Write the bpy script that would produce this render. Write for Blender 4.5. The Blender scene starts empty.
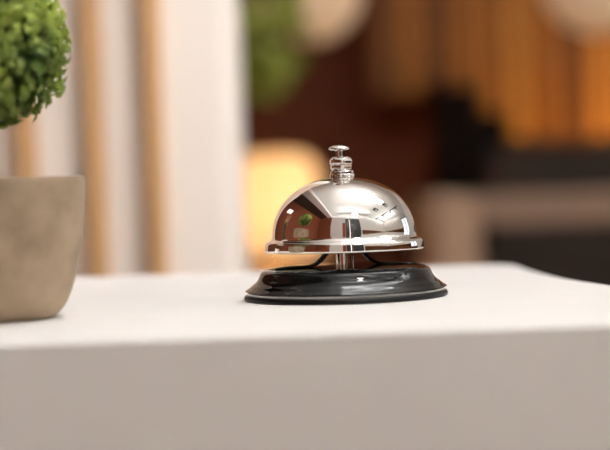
import bpy, bmesh, math, random
from mathutils import Vector, Matrix

sc = bpy.context.scene
COL = sc.collection
PI = math.pi
random.seed(7)
TOP = 1.05                      # height of the counter top above the floor (m)
CEIL = 2.80

# ------------------------------------------------------------------ materials
def material(name, color, rough=0.5, metal=0.0, coat=0.0, emit=None, emit_strength=0.0, spec=0.5):
    m = bpy.data.materials.new(name)
    m.use_nodes = True
    b = m.node_tree.nodes['Principled BSDF']
    b.inputs['Base Color'].default_value = (*color, 1)
    b.inputs['Roughness'].default_value = rough
    b.inputs['Metallic'].default_value = metal
    b.inputs['Coat Weight'].default_value = coat
    b.inputs['Specular IOR Level'].default_value = spec
    if emit:
        b.inputs['Emission Color'].default_value = (*emit, 1)
        b.inputs['Emission Strength'].default_value = emit_strength
    return m

def noise_material(name, c1, c2, scale=8.0, rough=0.6, stretch=(1, 1, 1), bump=0.0, detail=6.0,
                   lo=0.35, hi=0.65, spec=0.5, rough2=None):
    m = material(name, c1, rough, spec=spec)
    nt = m.node_tree
    b = nt.nodes['Principled BSDF']
    tc = nt.nodes.new('ShaderNodeTexCoord')
    mp = nt.nodes.new('ShaderNodeMapping')
    mp.inputs['Scale'].default_value = stretch
    n = nt.nodes.new('ShaderNodeTexNoise')
    n.inputs['Scale'].default_value = scale
    n.inputs['Detail'].default_value = detail
    r = nt.nodes.new('ShaderNodeValToRGB')
    r.color_ramp.elements[0].position = lo
    r.color_ramp.elements[1].position = hi
    r.color_ramp.elements[0].color = (*c1, 1)
    r.color_ramp.elements[1].color = (*c2, 1)
    nt.links.new(tc.outputs['Object'], mp.inputs['Vector'])
    nt.links.new(mp.outputs['Vector'], n.inputs['Vector'])
    nt.links.new(n.outputs['Fac'], r.inputs['Fac'])
    nt.links.new(r.outputs['Color'], b.inputs['Base Color'])
    if bump:
        bp = nt.nodes.new('ShaderNodeBump')
        bp.inputs['Strength'].default_value = bump
        bp.inputs['Distance'].default_value = 0.002
        nt.links.new(n.outputs['Fac'], bp.inputs['Height'])
        nt.links.new(bp.outputs['Normal'], b.inputs['Normal'])
    return m

def leaf_material(name, c1, c2, scale, translucency=0.3):
    m = noise_material(name, c1, c2, scale, 0.5, detail=2.0)
    nt = m.node_tree
    b = nt.nodes['Principled BSDF']
    out = nt.nodes['Material Output']
    tr = nt.nodes.new('ShaderNodeBsdfTranslucent')
    mx = nt.nodes.new('ShaderNodeMixShader')
    mx.inputs['Fac'].default_value = translucency
    src = b.inputs['Base Color'].links[0].from_socket
    nt.links.new(src, tr.inputs['Color'])
    nt.links.new(b.outputs['BSDF'], mx.inputs[1])
    nt.links.new(tr.outputs['BSDF'], mx.inputs[2])
    nt.links.new(mx.outputs['Shader'], out.inputs['Surface'])
    return m

def shade_material(name, color, translucency=0.6):
    m = material(name, color, 0.8)
    nt = m.node_tree
    b = nt.nodes['Principled BSDF']
    out = nt.nodes['Material Output']
    tr = nt.nodes.new('ShaderNodeBsdfTranslucent')
    tr.inputs['Color'].default_value = (*color, 1)
    mx = nt.nodes.new('ShaderNodeMixShader')
    mx.inputs['Fac'].default_value = translucency
    nt.links.new(b.outputs['BSDF'], mx.inputs[1])
    nt.links.new(tr.outputs['BSDF'], mx.inputs[2])
    nt.links.new(mx.outputs['Shader'], out.inputs['Surface'])
    return m

def glass_material(name):
    m = bpy.data.materials.new(name)
    m.use_nodes = True
    nt = m.node_tree
    nt.nodes.clear()
    out = nt.nodes.new('ShaderNodeOutputMaterial')
    t = nt.nodes.new('ShaderNodeBsdfTransparent')
    g = nt.nodes.new('ShaderNodeBsdfGlossy')
    g.inputs['Roughness'].default_value = 0.0
    mx = nt.nodes.new('ShaderNodeMixShader')
    mx.inputs['Fac'].default_value = 0.06
    nt.links.new(t.outputs['BSDF'], mx.inputs[1])
    nt.links.new(g.outputs['BSDF'], mx.inputs[2])
    nt.links.new(mx.outputs['Shader'], out.inputs['Surface'])
    return m

M = {}
M['counter'] = noise_material('warm_white_laminate', (0.81, 0.795, 0.785), (0.79, 0.775, 0.765), 30, 0.55, spec=0.35)
M['panel'] = material('beige_panel', (0.62, 0.53, 0.45), 0.6)
M['chrome'] = material('polished_chrome', (0.86, 0.835, 0.81), 0.03, 1.0)
M['black_enamel'] = material('black_enamel', (0.004, 0.004, 0.0045), 0.03, spec=0.27)
M['rubber'] = material('black_rubber', (0.004, 0.004, 0.004), 0.35, spec=0.2)
M['dark_steel'] = material('dark_steel', (0.30, 0.29, 0.28), 0.2, 1.0)
M['black_steel'] = material('black_steel', (0.008, 0.008, 0.008), 0.2)
M['pot'] = noise_material('grey_brown_clay', (0.225, 0.158, 0.103), (0.39, 0.29, 0.195), 55, 0.85, bump=0.25, lo=.3, hi=.7)
M['soil'] = noise_material('soil', (0.03, 0.02, 0.012), (0.09, 0.06, 0.04), 300, 0.9)
M['ball_leaf'] = leaf_material('topiary_leaf', (0.035, 0.105, 0.008), (0.50, 0.60, 0.13), 48, 0.45)
M['stem'] = noise_material('brown_stem', (0.10, 0.06, 0.03), (0.2, 0.12, 0.06), 120, 0.8)
M['snake_leaf'] = leaf_material('snake_leaf', (0.015, 0.05, 0.012), (0.06, 0.13, 0.03), 120, 0.1)
M['snake_tip'] = material('pale_leaf_edge', (0.62, 0.50, 0.30), 0.5)
M['white_ceramic'] = material('white_ceramic', (0.85, 0.80, 0.72), 0.3)
M['trail_leaf'] = leaf_material('trailing_leaf', (0.18, 0.23, 0.02), (0.36, 0.38, 0.06), 25)
M['red_brown'] = noise_material('red_brown_plaster', (0.24, 0.066, 0.033), (0.255, 0.072, 0.036), 3, 0.7, spec=0.2)
M['dark_brown'] = noise_material('dark_stained_wood', (0.085, 0.021, 0.0075), (0.105, 0.027, 0.010), 6, 0.6, (8, 8, 0.4), spec=0.1)
M['soffit'] = material('dark_brown_soffit', (0.09, 0.05, 0.037), 0.7)
M['white_wall'] = material('white_plaster', (0.80, 0.77, 0.74), 0.8)
M['ceiling_white'] = material('ceiling_white', (0.82, 0.80, 0.76), 0.8)
M['cream'] = material('cream_panel', (0.86, 0.80, 0.75), 0.6)
M['batten'] = noise_material('oak_batten', (0.50, 0.28, 0.115), (0.58, 0.34, 0.15), 9, 0.5, (6, 6, 0.5))
M['slat'] = noise_material('orange_wood_slat', (0.26, 0.088, 0.011), (0.40, 0.150, 0.022), 5, 0.5, (9, 9, 0.5), spec=0.15)
M['slat_dark'] = noise_material('brown_wood_slat', (0.15, 0.048, 0.008), (0.22, 0.076, 0.012), 5, 0.5, (9, 9, 0.5), spec=0.15)
M['slat_light'] = noise_material('honey_wood_slat', (0.42, 0.165, 0.025), (0.58, 0.245, 0.040), 5, 0.5, (9, 9, 0.5), spec=0.15)
M['slat_back'] = noise_material('wood_backing', (0.085, 0.026, 0.006), (0.12, 0.040, 0.009), 5, 0.5, (9, 9, 0.5), spec=0.15)
M['charcoal'] = noise_material('charcoal_upholstery', (0.026, 0.019, 0.0155), (0.032, 0.024, 0.020), 60, 0.9, spec=0.1)
M['black'] = material('black_lacquer', (0.006, 0.004, 0.003), 0.8, spec=0.05)
M['table'] = noise_material('beige_wood_table', (0.17, 0.108, 0.075), (0.21, 0.135, 0.095), 7, 0.5, (1, 6, 6), spec=0.2)
M['table_end'] = noise_material('pale_wood_end', (0.31, 0.20, 0.135), (0.37, 0.245, 0.17), 7, 0.5, (6, 6, 1), spec=0.2)
M['floor'] = noise_material('oak_floor', (0.64, 0.54, 0.43), (0.72, 0.61, 0.50), 4, 0.5, (6, 0.6, 1))
M['shade'] = shade_material('lamp_shade_fabric', (0.95, 0.86, 0.66), 0.65)
M['brass'] = material('brass', (0.75, 0.52, 0.22), 0.25, 1.0)
M['paper'] = shade_material('beige_paper', (0.82, 0.72, 0.60), 0.5)
M['lamp_white'] = material('lamp_diffuser', (0.9, 0.9, 0.88), 0.5, emit=(1.0, 0.98, .98), emit_strength=22)
M['uplight'] = material('uplight_diffuser', (0.9, 0.9, 0.88), 0.5, emit=(.96, 0.985, 1.0), emit_strength=70)
M['wall_lamp'] = material('wall_lamp_diffuser', (0.9, 0.9, 0.88), 0.5, emit=(1.0, 0.93, 0.87), emit_strength=1.3)
M['uplight_front'] = material('front_uplight_diffuser', (0.9, 0.9, 0.88), 0.5, emit=(.96, 0.985, 1.0), emit_strength=150)
M['warm_strip'] = material('warm_led', (0.9, 0.8, 0.6), 0.5, emit=(1.0, 0.62, 0.28), emit_strength=34)
M['bulb'] = material('warm_bulb', (1, 0.9, 0.7), 0.5, emit=(1.0, 0.69, 0.51), emit_strength=104)
M['frosted'] = material('lit_frosted_glass', (0.8, 0.7, 0.7), 0.5, emit=(1.0, 0.86, 0.84), emit_strength=1.2)
M['glass'] = glass_material('window_glass')
M['frame_white'] = material('white_frame', (0.8, 0.78, 0.75), 0.4)
M['frame_black'] = material('black_frame', (0.012, 0.011, 0.011), 0.4)

# ------------------------------------------------------------------ mesh helpers
def box(bm, x0, x1, y0, y1, z0, z1):
    vs = [bm.verts.new(p) for p in ((x0,y0,z0),(x1,y0,z0),(x1,y1,z0),(x0,y1,z0),(x0,y0,z1),(x1,y0,z1),(x1,y1,z1),(x0,y1,z1))]
    for f in ((3,2,1,0),(4,5,6,7),(0,1,5,4),(1,2,6,5),(2,3,7,6),(3,0,4,7)):
        bm.faces.new([vs[i] for i in f])
    return bm

def boxes(*args):
    bm = bmesh.new()
    for a in args: box(bm, *a)
    return bm

def bevelled(bm, w, seg=3):
    bmesh.ops.bevel(bm, geom=list(bm.edges), offset=w, segments=seg, profile=0.5, affect='EDGES')
    return bm

def lathe(profile, segs=64, bm=None, centre=(0, 0)):
    """revolve (r, z) pairs; r == 0 ends become poles"""
    bm = bm or bmesh.new()
    rings = []
    for r, z in profile:
        if r < 1e-7:
            rings.append([bm.verts.new((centre[0], centre[1], z))])
        else:
            rings.append([bm.verts.new((centre[0] + r*math.cos(2*PI*k/segs), centre[1] + r*math.sin(2*PI*k/segs), z)) for k in range(segs)])
    for a, b in zip(rings, rings[1:]):
        for k in range(segs):
            q = (k+1) % segs
            if len(a) == 1 and len(b) == 1: continue
            if len(a) == 1: bm.faces.new((a[0], b[q], b[k]))
            elif len(b) == 1: bm.faces.new((a[k], a[q], b[0]))
            else: bm.faces.new((a[k], a[q], b[q], b[k]))
    return bm

def prism(bm, pts, z0, z1):
    lo = [bm.verts.new((x, y, z0)) for x, y in pts]
    hi = [bm.verts.new((x, y, z1)) for x, y in pts]
    n = len(pts)
    bm.faces.new(lo[::-1]); bm.faces.new(hi)
    for i in range(n):
        bm.faces.new((lo[i], lo[(i+1) % n], hi[(i+1) % n], hi[i]))
    return bm

def prism_xz(bm, pts, y0, y1):
    a = [bm.verts.new((x, y0, z)) for x, z in pts]
    b = [bm.verts.new((x, y1, z)) for x, z in pts]
    n = len(pts)
    bm.faces.new(a); bm.faces.new(b[::-1])
    for i in range(n):
        bm.faces.new((a[(i+1) % n], a[i], b[i], b[(i+1) % n]))
    return bm

def smooth_path(pts, n=8):
    out = []
    P = [Vector(p) for p in pts]
    for i in range(len(P)-1):
        p0 = P[max(i-1, 0)]; p1 = P[i]; p2 = P[i+1]; p3 = P[min(i+2, len(P)-1)]
        for k in range(n):
            t = k / n
            out.append(0.5*((2*p1) + (p2-p0)*t + (2*p0-5*p1+4*p2-p3)*t*t + (3*p1-p0-3*p2+p3)*t**3))
    out.append(P[-1])
    return out

def sweep(bm, path, ra, rb=None, segs=12, up=Vector((0, 0, 1))):
    """elliptical tube along a path: ra across, rb along the local up"""
    rb = rb or ra
    rings = []
    for i, p in enumerate(path):
        d = (path[min(i+1, len(path)-1)] - path[max(i-1, 0)]).normalized()
        s = d.cross(up)
        if s.length < 1e-4: s = d.cross(Vector((0, 1, 0)))
        s.normalize()
        u = s.cross(d).normalized()
        rings.append([bm.verts.new(p + s*ra*math.cos(2*PI*k/segs) + u*rb*math.sin(2*PI*k/segs)) for k in range(segs)])
    for a, b in zip(rings, rings[1:]):
        for k in range(segs):
            q = (k+1) % segs
            bm.faces.new((a[k], a[q], b[q], b[k]))
    bm.faces.new(rings[0][::-1]); bm.faces.new(rings[-1])
    return bm

def obj(name, bm, mat, parent=None, smooth=False, loc=None):
    bmesh.ops.recalc_face_normals(bm, faces=list(bm.faces))
    me = bpy.data.meshes.new(name)
    bm.to_mesh(me); bm.free()
    me.materials.append(mat)
    if smooth:
        for p in me.polygons: p.use_smooth = True
        if smooth == 'auto':
            try: me.set_sharp_from_angle(angle=math.radians(42))
            except Exception: pass
    o = bpy.data.objects.new(name, me)
    COL.objects.link(o)
    if parent: o.parent = parent
    if loc: o.location = loc
    return o

def tag(o, label, cat, group=None):
    o['label'] = label; o['category'] = cat
    if group: o['group'] = group
    return o

def thing(name, loc, label, cat, rotz=0.0, group=None):
    o = bpy.data.objects.new(name, None)
    o.empty_display_size = 0.05
    COL.objects.link(o)
    o.location = loc; o.rotation_euler = (0, 0, rotz)
    return tag(o, label, cat, group)

def struct(name, bm, mat, parent=None):
    o = obj(name, bm, mat, parent)
    if parent is None: o['kind'] = 'structure'
    return o

# ------------------------------------------------------------------ the room
XL, XR, YF, YB = -1.62, 4.2, -1.05, 4.2
struct('floor', boxes((XL-.1, XR+.1, YF-.1, YB+.1, -0.1, 0)), M['floor'])
struct('ceiling', boxes((XL-.1, XR+.1, YF-.1, YB+.1, CEIL, CEIL+.1)), M['ceiling_white'])
struct('trim_1', boxes((XL, -1.0, YF, YB, CEIL-.06, CEIL)), M['soffit'])
struct('trim_2', boxes((-1.0, -0.74, YF, YB, CEIL-.14, CEIL)), M['white_wall'])
struct('wall_left', boxes((XL-.1, XL, YF-.1, YB+.1, 0, CEIL)), M['red_brown'])
struct('wall_back', boxes((XL, XR, YB, YB+.1, 0, CEIL)), M['dark_brown'])
struct('wall_front', boxes((XL, XR, YF-.1, YF, 0, CEIL)), M['white_wall'])
# right wall with a window opening
WY0, WY1, WZ0, WZ1 = 2.2, 4.0, 0.95, 2.45
struct('wall_right', boxes((XR, XR+.12, YF-.1, WY0, 0, CEIL), (XR, XR+.12, WY1, YB+.1, 0, CEIL),
                           (XR, XR+.12, WY0, WY1, 0, WZ0), (XR, XR+.12, WY0, WY1, WZ1, CEIL)), M['white_wall'])
w = struct('window_1', boxes((XR-.02, XR+.06, WY0, WY0+.07, WZ0, WZ1), (XR-.02, XR+.06, WY1-.07, WY1, WZ0, WZ1),
                             (XR-.02, XR+.06, WY0+.07, WY1-.07, WZ0, WZ0+.07), (XR-.02, XR+.06, WY0+.07, WY1-.07, WZ1-.07, WZ1),
                             (XR, XR+.05, 3.06, 3.14, WZ0+.07, WZ1-.07)), M['frame_black'])
struct('pane', boxes((XR+.03, XR+.036, WY0+.07, 3.06, WZ0+.07, WZ1-.07)), M['glass'], w)
struct('pane', boxes((XR+.03, XR+.036, 3.14, WY1-.07, WZ0+.07, WZ1-.07)), M['glass'], w)
struct('trim_3', boxes((XR-.03, XR, YF, WY0, 0, 1.55), (XR-.03, XR, WY0, YB, 0, WZ0)), M['slat_back'])
struct('trim_7', boxes((1.08, XR, YB-.02, YB, 0, CEIL)), M['white_wall'])
# the wall behind the camera: wood panel, dark upright panels for a shape mirrored mid-dome, a narrow light between
struct('trim_4', boxes((XL, -0.72, YF, YF+.04, 0, CEIL-.061)), M['red_brown'])
struct('trim_6', boxes((-0.09, 0.06, YF, YF+.04, 0, 2.0)), M['red_brown'])
struct('door_1', bevelled(boxes((0.07, 0.255, YF, YF+.05, 0, 2.36)), .003, 1), M['frame_black'])
struct('window_2', boxes((0.2555, 0.2895, YF, YF+.03, 0.2, 2.3)), M['frosted'])
d = struct('door_2', bevelled(boxes((0.29, 0.86, YF, YF+.05, 0, 2.36)), .003, 1), M['frame_black'])
obj('door_handle', sweep(bmesh.new(), [Vector((0.34, YF+.085, .95)), Vector((0.34, YF+.085, 1.35))], .009), M['brass'], d, True)
struct('trim_5', boxes((0.95, XR-.03, YF, YF+.04, 0, 1.50)), M['slat_back'])

# cream panelled divider with oak battens, behind the counter on the left
DIV_H = 1.66
dv = struct('wall_divider', bevelled(boxes((-0.46, -0.135, 1.43, 1.60, 0, DIV_H)), 0.004, 2), M['cream'])
for cx in (-0.341, -0.2855, -0.2300, -0.1725, -0.1225):
    o = obj('batten', bevelled(boxes((cx-.0068, cx+.0068, 1.404, 1.4305, 0, DIV_H)), 0.0015, 2), M['batten'], dv)
obj('end_panel', bevelled(boxes((-0.137, -0.054, 1.425, 1.60, 0, DIV_H)), 0.016, 5), M['cream'], dv, 'auto')

# ------------------------------------------------------------------ reception counter
rc = thing('reception_counter', (0, 0, 0), 'long white reception counter with a smooth top carrying the bell and the potted plant', 'counter')
edge = [(-0.95, 0.5536), (0.158, 0.5536)]
edge += [tuple(p[:2]) for p in smooth_path([(0.158, 0.5536, 0), (0.149, 0.60, 0), (0.1395, 0.665, 0), (0.1315, 0.73, 0), (0.1205, 0.787, 0),
         (0.1145, 0.86, 0), (0.1135, 0.900, 0), (0.1105, 0.924, 0), (0.102, 0.934, 0), (0.086, 0.939, 0)], 6)][1:]
edge += [(-0.95, 0.955)]
bm = prism(bmesh.new(), edge, TOP-0.06, TOP)
rim = [e for e in bm.edges if all(v.co.z > TOP-1e-5 for v in e.verts)]
bmesh.ops.bevel(bm, geom=rim, offset=0.0022, segments=4, profile=0.5, affect='EDGES')
obj('worktop', bm, M['counter'], rc, 'auto')
obj('front_panel', boxes((-0.93, 0.10, 0.575, 0.60, 0, TOP-0.06)), M['panel'], rc)
obj('side_panel', boxes((-0.93, -0.905, 0.60, 0.92, 0, TOP-0.06)), M['panel'], rc)
obj('side_panel', boxes((0.075, 0.10, 0.60, 0.92, 0, TOP-0.06)), M['panel'], rc)
obj('shelf', boxes((-0.905, 0.075, 0.60, 0.92, 0.55, 0.575)), M['panel'], rc)

# ------------------------------------------------------------------ service bell (modelled in millimetres, scaled by MM)
MM = 0.001
def mm(profile): return [(r*MM, z*MM) for r, z in profile]
bell = thing('service_bell', (0.0163, 0.713, TOP), 'shiny chrome reception bell on a round black base, in the middle of the counter', 'bell')
obj('foot_ring', lathe(mm([(0, 0), (42.0, 0), (42.8, 0.4), (42.9, 1.4), (42.5, 2.1), (41.6, 2.3), (0, 2.3)]), 128), M['rubber'], bell, 'auto')['label'] = 'matt black rubber foot ring'
base_pts = [(41.2, 3.5, 0), (42.1, 3.7, 0), (42.45, 4.0, 0), (41.8, 4.5, 0), (40.6, 5.3, 0), (39.4, 6.3, 0), (38.1, 7.25, 0), (37.0, 8.5, 0), (36.2, 10.2, 0), (35.3, 11.7, 0), (33.6, 12.6, 0), (31.0, 13.0, 0), (24, 13.3, 0), (12, 13.5, 0), (0.0, 13.6, 0)]
prof = [(max(p.x, 0), p.y) for p in smooth_path(base_pts, 5)]
prof[-1] = (0, 13.6)
obj('trim_ring', lathe(mm([(0, 2.3), (41.2, 2.3), (41.4, 2.5), (41.4, 3.3), (41.2, 3.5), (0, 3.5)]), 128), M['dark_steel'], bell, 'auto')['label'] = 'thin grey steel ring above the rubber foot'
obj('base', lathe(mm([(0, 3.5)] + prof), 128), M['black_enamel'], bell, True)['label'] = 'glossy black enamelled base'
# dome: flared rim, concave fillet, rounded shell; the inside follows 0.8 mm within
outer = [p for p in smooth_path([(33.0, 20.0, 0), (33.35, 20.3, 0), (33.45, 20.9, 0), (33.40, 22.2, 0), (33.2, 23.4, 0), (32.7, 24.2, 0), (31.8, 24.7, 0), (30.9, 25.2, 0), (30.45, 26.0, 0)], 4)]
outer = [(p.x, p.y) for p in outer]
n_ = 2.15
for k in range(1, 61):
    a = k/60*PI/2
    t = math.sin(a)**(2/n_)
    r = math.cos(a)**(2/n_)*30.25 if k < 60 else 0
    z = 25.5 + 25.3*t
    if z > 26.6 and r > 4: outer.append((r, z))
outer.append((3.0, 50.8))
inner = [(r-0.9 if r > 4 else 3.0, z-0.9) for r, z in outer if z > 21.0][::-1]
dome = outer + inner + [(32.4, 20.6), (32.6, 20.0), (33.0, 20.0)]
obj('dome', lathe(mm(dome), 160), M['chrome'], bell, True)['label'] = 'polished chrome dome with a flared rim'
obj('post', lathe(mm([(0, 13.3), (3.7, 13.3), (3.7, 40), (2.6, 41), (2.6, 50), (0, 50)]), 40), M['chrome'], bell, 'auto')
for s, az in ((-1, 0.22), (1, 0.22)):
    pts = [(s*2.0, 0, 24.0), (s*6.0, 0, 21.5), (s*9.2, 0, 17.6), (s*12.2, 0, 15.0), (s*16, 0, 13.8), (s*22, 0, 13.65), (s*27, 0, 13.35), (s*30.5, 0, 13.0)]
    rot = Matrix.Rotation(az, 4, 'Z')
    path = [rot @ (p*MM) for p in smooth_path(pts, 6)]
    side = rot @ Vector((0, 1, 0))
    bm = bmesh.new()
    rings = []
    for i, p in enumerate(path):
        dd = (path[min(i+1, len(path)-1)] - path[max(i-1, 0)]).normalized()
        u = side.cross(dd).normalized()
        rings.append([bm.verts.new(p + side*3.2*MM*math.copysign(abs(math.cos(2*PI*k/16))**0.5, math.cos(2*PI*k/16))
                                   + u*0.65*MM*math.copysign(abs(math.sin(2*PI*k/16))**0.5, math.sin(2*PI*k/16))) for k in range(16)])
    for a, b in zip(rings, rings[1:]):
        for k in range(16): bm.faces.new((a[k], a[(k+1) % 16], b[(k+1) % 16], b[k]))
    bm.faces.new(rings[0][::-1]); bm.faces.new(rings[-1])
    obj('bracket', bm, M['black_steel'], bell, 'auto')['label'] = 'bent black steel strap under the dome'
obj('washer', lathe(mm([(2.2, 50.6), (4.9, 50.6), (5.2, 50.9), (5.2, 51.8), (4.9, 52.2), (2.2, 52.2)]), 48), M['chrome'], bell, 'auto')
obj('washer', lathe(mm([(2.2, 52.2), (4.6, 52.25), (4.9, 52.5), (4.9, 53.1), (4.6, 53.4), (2.2, 53.4)]), 48), M['chrome'], bell, 'auto')
# hexagonal nut with rounded shoulders and a waist
bm = bmesh.new()
rings = []
for z, r, h in ((53.4, 3.0, 0), (53.5, 3.6, .3), (54.1, 4.3, .7), (55.1, 4.5, .9), (55.5, 4.3, .8), (55.9, 4.3, .8), (56.3, 4.65, .9), (57.6, 4.7, .9), (58.6, 4.2, .6), (59.2, 3.3, .2), (59.5, 2.2, 0), (59.5, 1.5, 0)):
    ring = []
    for k in range(48):
        a = 2*PI*k/48
        hx = math.cos(PI/6)/math.cos(((a + 0.25) % (PI/3)) - PI/6)
        ring.append(bm.verts.new((r*MM*((1-h)+h*hx*1.06)*math.cos(a), r*MM*((1-h)+h*hx*1.06)*math.sin(a), z*MM)))
    rings.append(ring)
for a, b in zip(rings, rings[1:]):
    for k in range(48): bm.faces.new((a[k], a[(k+1) % 48], b[(k+1) % 48], b[k]))
bm.faces.new(rings[0][::-1]); bm.faces.new(rings[-1])
obj('nut', bm, M['chrome'], bell, 'auto', (-.0004, 0, 0))
obj('push_button', lathe(mm([(0, 59.0), (1.35, 59.0), (1.35, 61.7), (1.7, 62.0), (4.0, 62.2), (4.45, 62.5), (4.45, 62.8), (4.0, 63.3), (2.8, 63.9), (1.4, 64.2), (0, 64.3)]), 48), M['chrome'], bell, 'auto', (-.0010, 0, 0))

# ------------------------------------------------------------------ small potted topiary on the left
pt = thing('potted_topiary', (-0.1205, 0.655, TOP), 'round topiary ball in a grey-brown clay pot, cut by the left edge', 'potted plant')
pot_side = [(p.x, p.y) for p in smooth_path([(.0222, .0006, 0), (.0240, .002, 0), (.0271, .0058, 0), (.0301, .0131, 0), (.0330, .0247, 0), (.0348, .0367, 0), (.0356, .0480, 0), (.0357, .0538, 0)], 4)]
obj('pot', lathe([(0, 0), (.0205, 0)] + pot_side + [(.0352, .0545), (.0335, .0545), (.0330, .0535), (.0325, .0475), (0, .0475)], 96), M['pot'], pt, 'auto')
obj('soil', lathe([(0, .0476), (.0322, .0476), (.0322, .0482), (.02, .0495), (0, .0500)], 40), M['soil'], pt, True)
obj('stem', sweep(bmesh.new(), smooth_path([(0, 0, .047), (-.0006, .0003, .065), (.0006, 0, .085), (0.001, 0, .104)], 5), .0016), M['stem'], pt, True)
bm = bmesh.new()
cz = .1055
def leaf(bm, p, nrm, L, W, curl=0.25):
    t = nrm.cross(Vector((random.uniform(-1,1), random.uniform(-1,1), random.uniform(-1,1))))
    if t.length < 1e-3: t = nrm.orthogonal()
    t.normalize()
    d_ = (t*random.uniform(.55, 1.0) + nrm*random.uniform(0.15, .9)).normalized()
    s_ = d_.cross(nrm).normalized()
    n2 = s_.cross(d_).normalized()
    a = bm.verts.new(p)
    c = bm.verts.new(p + d_*L - n2*L*curl)
    m1 = bm.verts.new(p + d_*L*.5)
    l1 = bm.verts.new(p + d_*L*.28 + s_*W*.42 + n2*W*.2); l2 = bm.verts.new(p + d_*L*.66 + s_*W*.40 + n2*W*.15)
    r1 = bm.verts.new(p + d_*L*.28 - s_*W*.42 + n2*W*.2); r2 = bm.verts.new(p + d_*L*.66 - s_*W*.40 + n2*W*.15)
    bm.faces.new((a, m1, l2, l1)); bm.faces.new((a, r1, r2, m1)); bm.faces.new((m1, c, l2)); bm.faces.new((m1, r2, c))
for i in range(2600):
    z = 1-2*(i+.5)/2600
    ph = i*2.39996 + random.uniform(-.3, .3)
    q = math.sqrt(1-z*z)
    nrm = Vector((q*math.cos(ph), q*math.sin(ph), z))
    lump = 1 + .05*math.sin(6*nrm.x+2)*math.sin(7*nrm.z) + .04*math.sin(9*nrm.y+1)
    rr = .0298*lump*random.uniform(.74, 1.0)
    leaf(bm, Vector((0, 0, cz)) + nrm*rr, nrm, random.uniform(.0042, .0072), random.uniform(.003, .0046))
f = obj('foliage', bm, M['ball_leaf'], pt, True)
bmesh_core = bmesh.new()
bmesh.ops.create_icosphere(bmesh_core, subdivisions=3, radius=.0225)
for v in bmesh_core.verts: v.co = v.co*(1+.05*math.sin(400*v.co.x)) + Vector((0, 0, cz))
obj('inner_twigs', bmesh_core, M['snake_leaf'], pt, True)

# slender plant further left on the counter (seen mirrored in the dome)
sp = thing('snake_plant', (-0.182, 0.775, TOP), 'slender pale-tipped snake plant in a white pot, mirrored in the left of the dome', 'potted plant')
obj('pot', lathe([(0, 0), (.017, 0), (.018, .001), (.021, .030), (.0205, .031), (.0192, .031), (.0188, .027), (0, .027)], 48), M['white_ceramic'], sp, 'auto')
obj('soil', lathe([(0, .0265), (.0187, .0265), (.0187, .0275), (0, .0285)], 32), M['soil'], sp, True)
for k in range(8):
    a = 2*PI*k/8 + .3
    H = (.10, .085, .115, .09, .105, .08, .11, .095)[k]
    lean = Vector((math.cos(a), math.sin(a), 0))
    side = Vector((-math.sin(a), math.cos(a), 0))
    bm = bmesh.new(); bt = bmesh.new()
    def blade(b, t0, t1, wmul):
        prev = None
        for i in range(9):
            t = t0 + (t1-t0)*i/8
            c = lean*(.006 + .018*t*t) + Vector((0, 0, .027 + (H-.0)*t))
            wd = .0042*wmul*(1-t**4)**.8 + .0002
            cur = [b.verts.new(c + side*wd), b.verts.new(c - lean*.0012), b.verts.new(c - side*wd), b.verts.new(c + lean*.0004)]
            if prev:
                for j in range(4): b.faces.new((prev[j], prev[(j+1) % 4], cur[(j+1) % 4], cur[j]))
            prev = cur
    blade(bm, 0, .62, 1.0); blade(bt, .62, 1.0, 1.0)
    lf = obj('leaf', bm, M['snake_leaf'], sp, True)
    obj('leaf_tip', bt, M['snake_tip'], lf, True)

# ------------------------------------------------------------------ far background, right to left
# slatted wooden wall screen with a slanted lower corner
ss = thing('slatted_wood_screen', (0, 0, 0), 'warm orange-brown slatted wood screen on the far wall, slanted at its lower left corner', 'wall panel')
def low(x):
    if x < 0.285: return 1.29
    if x < 0.34: return 1.32
    if x < 0.49: return 1.31 - (x-.34)/.15*.13
    return 1.18
pts = [(.165, 2.6), (.165, 1.29), (.28, 1.29), (.30, 1.33), (.34, 1.31), (.49, 1.18), (1.06, 1.18), (1.06, 2.6)]
obj('backing_panel', prism_xz(bmesh.new(), pts, 3.93, 3.97), M['slat_back'], ss)
for x in (.40, 1.0):
    obj('leg', boxes((x, x+.04, 3.975, 4.01, 0, 1.30)), M['black'], ss)
x = .175; n_slat = 0
slat_tones = ['slat_dark', 'slat', 'slat_dark', 'slat', 'slat', 'slat_light', 'slat', 'slat_dark', 'slat_light', 'slat_light']
while x < 1.02:
    wdt = .036
    obj('slat', prism_xz(bmesh.new(), [(x, 2.6), (x, low(x)), (x+wdt, low(x+wdt)), (x+wdt, 2.6)], 3.90, 3.93), M[slat_tones[n_slat % 10]], ss)
    n_slat += 1
    x += .062
tag(obj('tall_cabinet', bevelled(boxes((.297, .370, 3.56, 3.85, 0, 1.285)), .004, 2), M['black']), 'narrow black cabinet in the dark gap below the slatted screen', 'cabinet')  # black block standing in for the shadowed gap under the screen
bb = thing('booth_bench', (0, 0, 0), 'high-backed dark upholstered booth bench below the slatted screen', 'bench')
obj('backrest', bevelled(boxes((.376, 1.6, 3.42, 3.56, .45, 1.155)), .02, 3), M['charcoal'], bb, 'auto')
obj('seat', bevelled(boxes((.376, 1.6, 2.98, 3.42, .30, .46)), .02, 3), M['charcoal'], bb, 'auto')
obj('plinth', boxes((.52, 1.56, 3.05, 3.54, 0, .30)), M['black'], bb)
tag(obj('led_strip', bevelled(boxes((.52, 1.02, 3.66, 3.69, 1.09, 1.11)), .003, 1), M['warm_strip']), 'warm light strip hidden behind the booth bench, washing the slatted screen', 'light')
obj('rear_ledge', boxes((.376, 1.6, 3.56, 3.85, .60, 1.089)), M['black'], bb)
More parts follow.
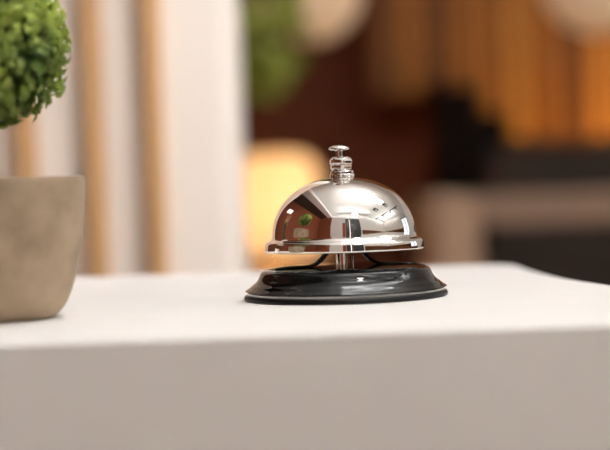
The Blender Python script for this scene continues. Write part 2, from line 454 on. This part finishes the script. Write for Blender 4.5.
obj('rear_end_panel', boxes((.376, .43, 3.57, 3.84, 1.0895, 1.23)), M['black'], bb)  # black panel put in for the shade beneath the screen's slant
bt = thing('bar_table', (0, 0, 0), 'beige bar-height table with a thick top and slab end, right background', 'table')
obj('tabletop', bevelled(boxes((.2585, 1.2295, 2.50, 2.95, 1.022, 1.066)), .004, 2), M['table'], bt)
obj('leg', bevelled(boxes((.190, .258, 2.495, 2.955, 0, 1.068)), .004, 2), M['table_end'], bt)
obj('leg', bevelled(boxes((1.23, 1.298, 2.495, 2.955, 0, 1.068)), .004, 2), M['table_end'], bt)

# lamp on a side cabinet
sb = thing('side_cabinet', (0, 0, 0), 'dark side cabinet against the far wall carrying the glowing table lamp', 'cabinet')
obj('body', boxes((-.35, .16, 3.12, 3.52, .08, .887)), M['dark_brown'], sb)
obj('top', bevelled(boxes((-.36, .17, 3.10, 3.53, .887, .907)), .003, 2), M['dark_brown'], sb)
for x0, x1 in ((-.345, -.098), (-.092, .155)):
    dr = obj('door', bevelled(boxes((x0, x1, 3.102, 3.12, .09, .88)), .002, 2), M['dark_brown'], sb)
    obj('knob', lathe([(0, 0), (.008, .002), (.009, .008), (.004, .014), (.004, .02), (0, .02)], 16), M['brass'], dr, True).matrix_local = Matrix.Translation((x1-.03 if x0 < -.2 else x0+.03, 3.083, .55)) @ Matrix.Rotation(-PI/2, 4, 'X')
for x0 in (-.34, .11):
    for y0 in (3.13, 3.47):
        obj('leg', boxes((x0, x0+.04, y0, y0+.04, 0, .08)), M['black'], sb)
LX, LY = -0.058, 3.30
tl = thing('table_lamp', (LX, LY, .907), 'glowing warm yellow table lamp with a rounded fabric shade behind the bell', 'lamp')
obj('base', lathe([(0, 0), (.055, 0), (.056, .006), (.02, .014), (.008, .022), (.008, .10), (0, .10)], 40), M['brass'], tl, 'auto')
obj('shade', lathe([(.092, .045), (.0925, .05), (.092, .14), (.089, .195), (.080, .228), (.062, .243), (.02, .247), (.02, .2455), (.061, .2415), (.079, .2265), (.088, .195), (.0912, .14), (.0915, .05), (.092, .045)], 64), M['shade'], tl, True)
bm = bmesh.new(); bmesh.ops.create_uvsphere(bm, u_segments=24, v_segments=12, radius=.028)
for v in bm.verts: v.co.z += .135
obj('bulb', bm, M['bulb'], tl, True)

# hanging plant beside the divider
hp = thing('hanging_plant', (-0.062, 2.55, 0), 'trailing green plant hanging from the ceiling beside the cream divider', 'hanging plant')
obj('pot', lathe([(0, 1.47), (.05, 1.47), (.075, 1.52), (.085, 1.59), (.08, 1.59), (.07, 1.53), (0, 1.53)], 40), M['white_ceramic'], hp, 'auto')
obj('cord', sweep(bmesh.new(), [Vector((0, 0, 1.53)), Vector((0, 0, CEIL))], .004), M['black_steel'], hp, True)
bm = bmesh.new()
for i in range(330):
    a = random.uniform(0, 2*PI); r = .085*math.sqrt(random.random())
    z = random.uniform(1.235, 1.60)
    r *= .55 + .45*min(1, (z-1.22)/.12)
    p = Vector((r*math.cos(a)*0.75, r*math.sin(a), z))
    leaf(bm, p, Vector((math.cos(a), math.sin(a), random.uniform(-.4, .6))).normalized(), random.uniform(.03, .05), random.uniform(.02, .032), .3)
obj('foliage', bm, M['trail_leaf'], hp, True)
bm = bmesh.new()
for k in range(7):
    a = k*.9
    sweep(bm, smooth_path([(.03*math.cos(a), .03*math.sin(a), 1.54), (.07*math.cos(a), .07*math.sin(a), 1.57), (.07*math.cos(a), .07*math.sin(a), 1.45), (.04*math.cos(a), .05*math.sin(a), 1.27)], 5), .0016, segs=6)
obj('vines', bm, M['stem'], hp, True)

# round paper pendants
def pendant(x, y, z, r, label):
    t = thing('round_pendant_lamp', (x, y, z), label, 'lamp', group='round paper pendant lamps')
    prof = [(.012, r*.995)] + [(r*math.sin(a*PI/24), r*math.cos(a*PI/24)) for a in range(2, 23)] + [(.012, -r*.995)]
    prof += [(q*.985, zz*.985) for q, zz in prof[::-1]]
    prof.append(prof[0])
    obj('globe', lathe(prof, 48), M['paper'], t, True)
    obj('cord', sweep(bmesh.new(), [Vector((0, 0, r*.9)), Vector((0, 0, CEIL-z-.02))], .003), M['black_steel'], t, True)
    obj('ceiling_cap', lathe([(0, CEIL-z-.03), (.04, CEIL-z-.03), (.045, CEIL-z), (0, CEIL-z)], 32), M['black_steel'], t, 'auto')
    bm = bmesh.new(); bmesh.ops.create_uvsphere(bm, u_segments=16, v_segments=8, radius=.02)
    obj('bulb', bm, M['dim_bulb'], t, True)
M['dim_bulb'] = material('dim_bulb', (1, .9, .8), .5, emit=(1.0, .90, .80), emit_strength=20)
pendant(.026, 3.20, 1.452, .094, 'round beige paper pendant lamp above the glowing table lamp')
pendant(.565, 3.20, 1.462, .105, 'round beige paper pendant lamp in front of the slatted screen, top right corner')

# ------------------------------------------------------------------ lamps above and around, some added as fill
for i, y in enumerate((0.86, 1.10)):
    t = thing('linear_ceiling_light', (0.60, y, 2.40), ('slim white linear ceiling light straight above the bell', 'slim white linear ceiling light just behind the bell')[i], 'light', group='linear ceiling lights')
    obj('diffuser', bevelled(boxes((-.62, .62, -.025, .025, 0, .05)), .005, 2), M['lamp_white'], t)
    obj('uplight', boxes((-.60, .60, -.02, .02, .05, .056)), M['uplight'], t)  # added glowing strip on top, brightens the ceiling
    for s in (-.5, .5):
        obj('suspension_wire', sweep(bmesh.new(), [Vector((s, 0, .05)), Vector((s, 0, CEIL-2.40))], .002, segs=8), M['black_steel'], t, True)
for i, (x, y) in enumerate(((0.5, -0.45), (2.9, -0.45), (2.9, 0.86))):
    t = thing('uplight_trough', (x, y, 2.42), 'slim white ceiling trough washing the ceiling behind the viewer', 'light', group='white uplight troughs')  # added fill, bounced off the ceiling onto faces turned to the camera
    obj('housing', bevelled(boxes((-.72, .72, -.05, .05, 0, .045)), .004, 2), M['frame_white'], t)
    obj('uplight', boxes((-.70, .70, -.035, .035, .045, .05)), M['uplight_front'], t)
    for q in (-.5, .5):
        obj('suspension_wire', sweep(bmesh.new(), [Vector((q, 0, .05)), Vector((q, 0, CEIL-2.42))], .002, segs=8), M['black_steel'], t, True)
# added fill spot that brightens the cream divider
t = thing('ceiling_spot_light', (0.42, 0.45, CEIL), 'small white ceiling spot light aimed at the cream divider', 'light')
obj('housing', lathe([(0, -.12), (.045, -.12), (.05, -.11), (.05, 0), (0, 0)], 32), M['frame_white'], t, 'auto')
sl = bpy.data.lights.new('spot_beam', 'SPOT')
sl.energy = 72; sl.color = (1, .96, .92); sl.spot_size = math.radians(42); sl.spot_blend = .7; sl.shadow_soft_size = .04
so = bpy.data.objects.new('spot_beam', sl); COL.objects.link(so); so.parent = t
so.location = (0, 0, -.18)
so.rotation_euler = Vector((-.60, .98, -1.40)).to_track_quat('-Z', 'Y').to_euler()
t = thing('ceiling_spot_light', (0.55, -0.70, CEIL), 'small white ceiling spot light behind the viewer aimed at the counter', 'light')  # second added fill spot, lifts the counter front
obj('housing', lathe([(0, -.12), (.045, -.12), (.05, -.11), (.05, 0), (0, 0)], 32), M['frame_white'], t, 'auto')
sl = bpy.data.lights.new('spot_beam', 'SPOT')
sl.energy = 62; sl.color = (1, .95, .85); sl.spot_size = math.radians(50); sl.spot_blend = .6; sl.shadow_soft_size = .12
so = bpy.data.objects.new('spot_beam', sl); COL.objects.link(so); so.parent = t
so.location = (0, .10, -.30)
so.rotation_euler = Vector((-.55, 1.15, -1.5)).to_track_quat('-Z', 'Y').to_euler()
wl = thing('wall_light', (XL, 1.75, 2.12), 'flat rectangular white wall light on the red-brown wall', 'light')
obj('backplate', boxes((0, .03, -.31, .31, -.11, .11)), M['frame_white'], wl)
obj('diffuser', bevelled(boxes((.03, .05, -.29, .29, -.09, .09)), .004, 2), M['wall_lamp'], wl)
for i, (x, y) in enumerate(((1.55, .2), (1.75, 1.1))):
    t = thing('ceiling_spot_box', (x, y, CEIL-.14), ('black square ceiling spot box nearer the doors', 'black square ceiling spot box nearer the window')[i], 'light', group='black ceiling spot boxes')
    obj('housing', bevelled(boxes((-.12, .12, -.14, .14, 0, .14)), .005, 2), M['frame_black'], t)
    obj('lens', lathe([(0, -.004), (.07, -.004), (.07, .0), (0, .0)], 32), M['white_ceramic'], t, 'auto')
t = thing('ceiling_track', (2.35, .4, CEIL-.17), 'long black lighting track hanging from the ceiling on the right', 'light')
obj('rail', boxes((-.03, .03, -1.3, 2.0, 0, .05)), M['frame_black'], t)
for y in (-1.2, 0.3, 1.9):
    obj('hanger', boxes((-.01, .01, y-.01, y+.01, .05, .17)), M['frame_black'], t)
for y in (-1.1, -.3, .6, 1.5):
    obj('spot_head', lathe([(0, 0), (.05, 0), (.055, -.14), (.045, -.14), (.04, -.02), (0, -.02)], 24, centre=(0, y)), M['frame_black'], t, 'auto')

# ------------------------------------------------------------------ daylight through the window
wd = bpy.data.worlds.new('daylight'); sc.world = wd
wd.use_nodes = True
bg = wd.node_tree.nodes['Background']
bg.inputs['Color'].default_value = (0.92, 0.96, 1.0, 1)
bg.inputs['Strength'].default_value = 1.5
ld = bpy.data.lights.new('window_portal', 'AREA')
ld.shape = 'RECTANGLE'; ld.size = WY1-WY0; ld.size_y = WZ1-WZ0
ld.cycles.is_portal = True
lo = bpy.data.objects.new('window_portal', ld); COL.objects.link(lo)
lo.location = (XR+.14, (WY0+WY1)/2, (WZ0+WZ1)/2)
lo.rotation_euler = Vector((-1, 0, 0)).to_track_quat('-Z', 'Y').to_euler()

# ------------------------------------------------------------------ camera
cd = bpy.data.cameras.new('camera')
cam = bpy.data.objects.new('camera', cd); COL.objects.link(cam)
cd.sensor_width = 36; cd.lens = 100
cd.clip_start = .02
cam.matrix_world = (Matrix.Translation((0, 0, TOP+.05)) @ Matrix.Rotation(PI/2 - math.radians(1.52), 4, 'X') @ Matrix.Rotation(math.radians(-1.9), 4, 'Z'))
cd.dof.use_dof = True
cd.dof.focus_distance = 0.70
cd.dof.aperture_fstop = 5.4
sc.camera = cam

sc.view_settings.view_transform = 'Standard'
sc.view_settings.look = 'None'
sc.view_settings.gamma = 1
sc.view_settings.use_curve_mapping = False
sc.view_settings.exposure = 0.06
sc.cycles.use_denoising = True
sc.cycles.max_bounces = 10
sc.cycles.sample_clamp_indirect = 8
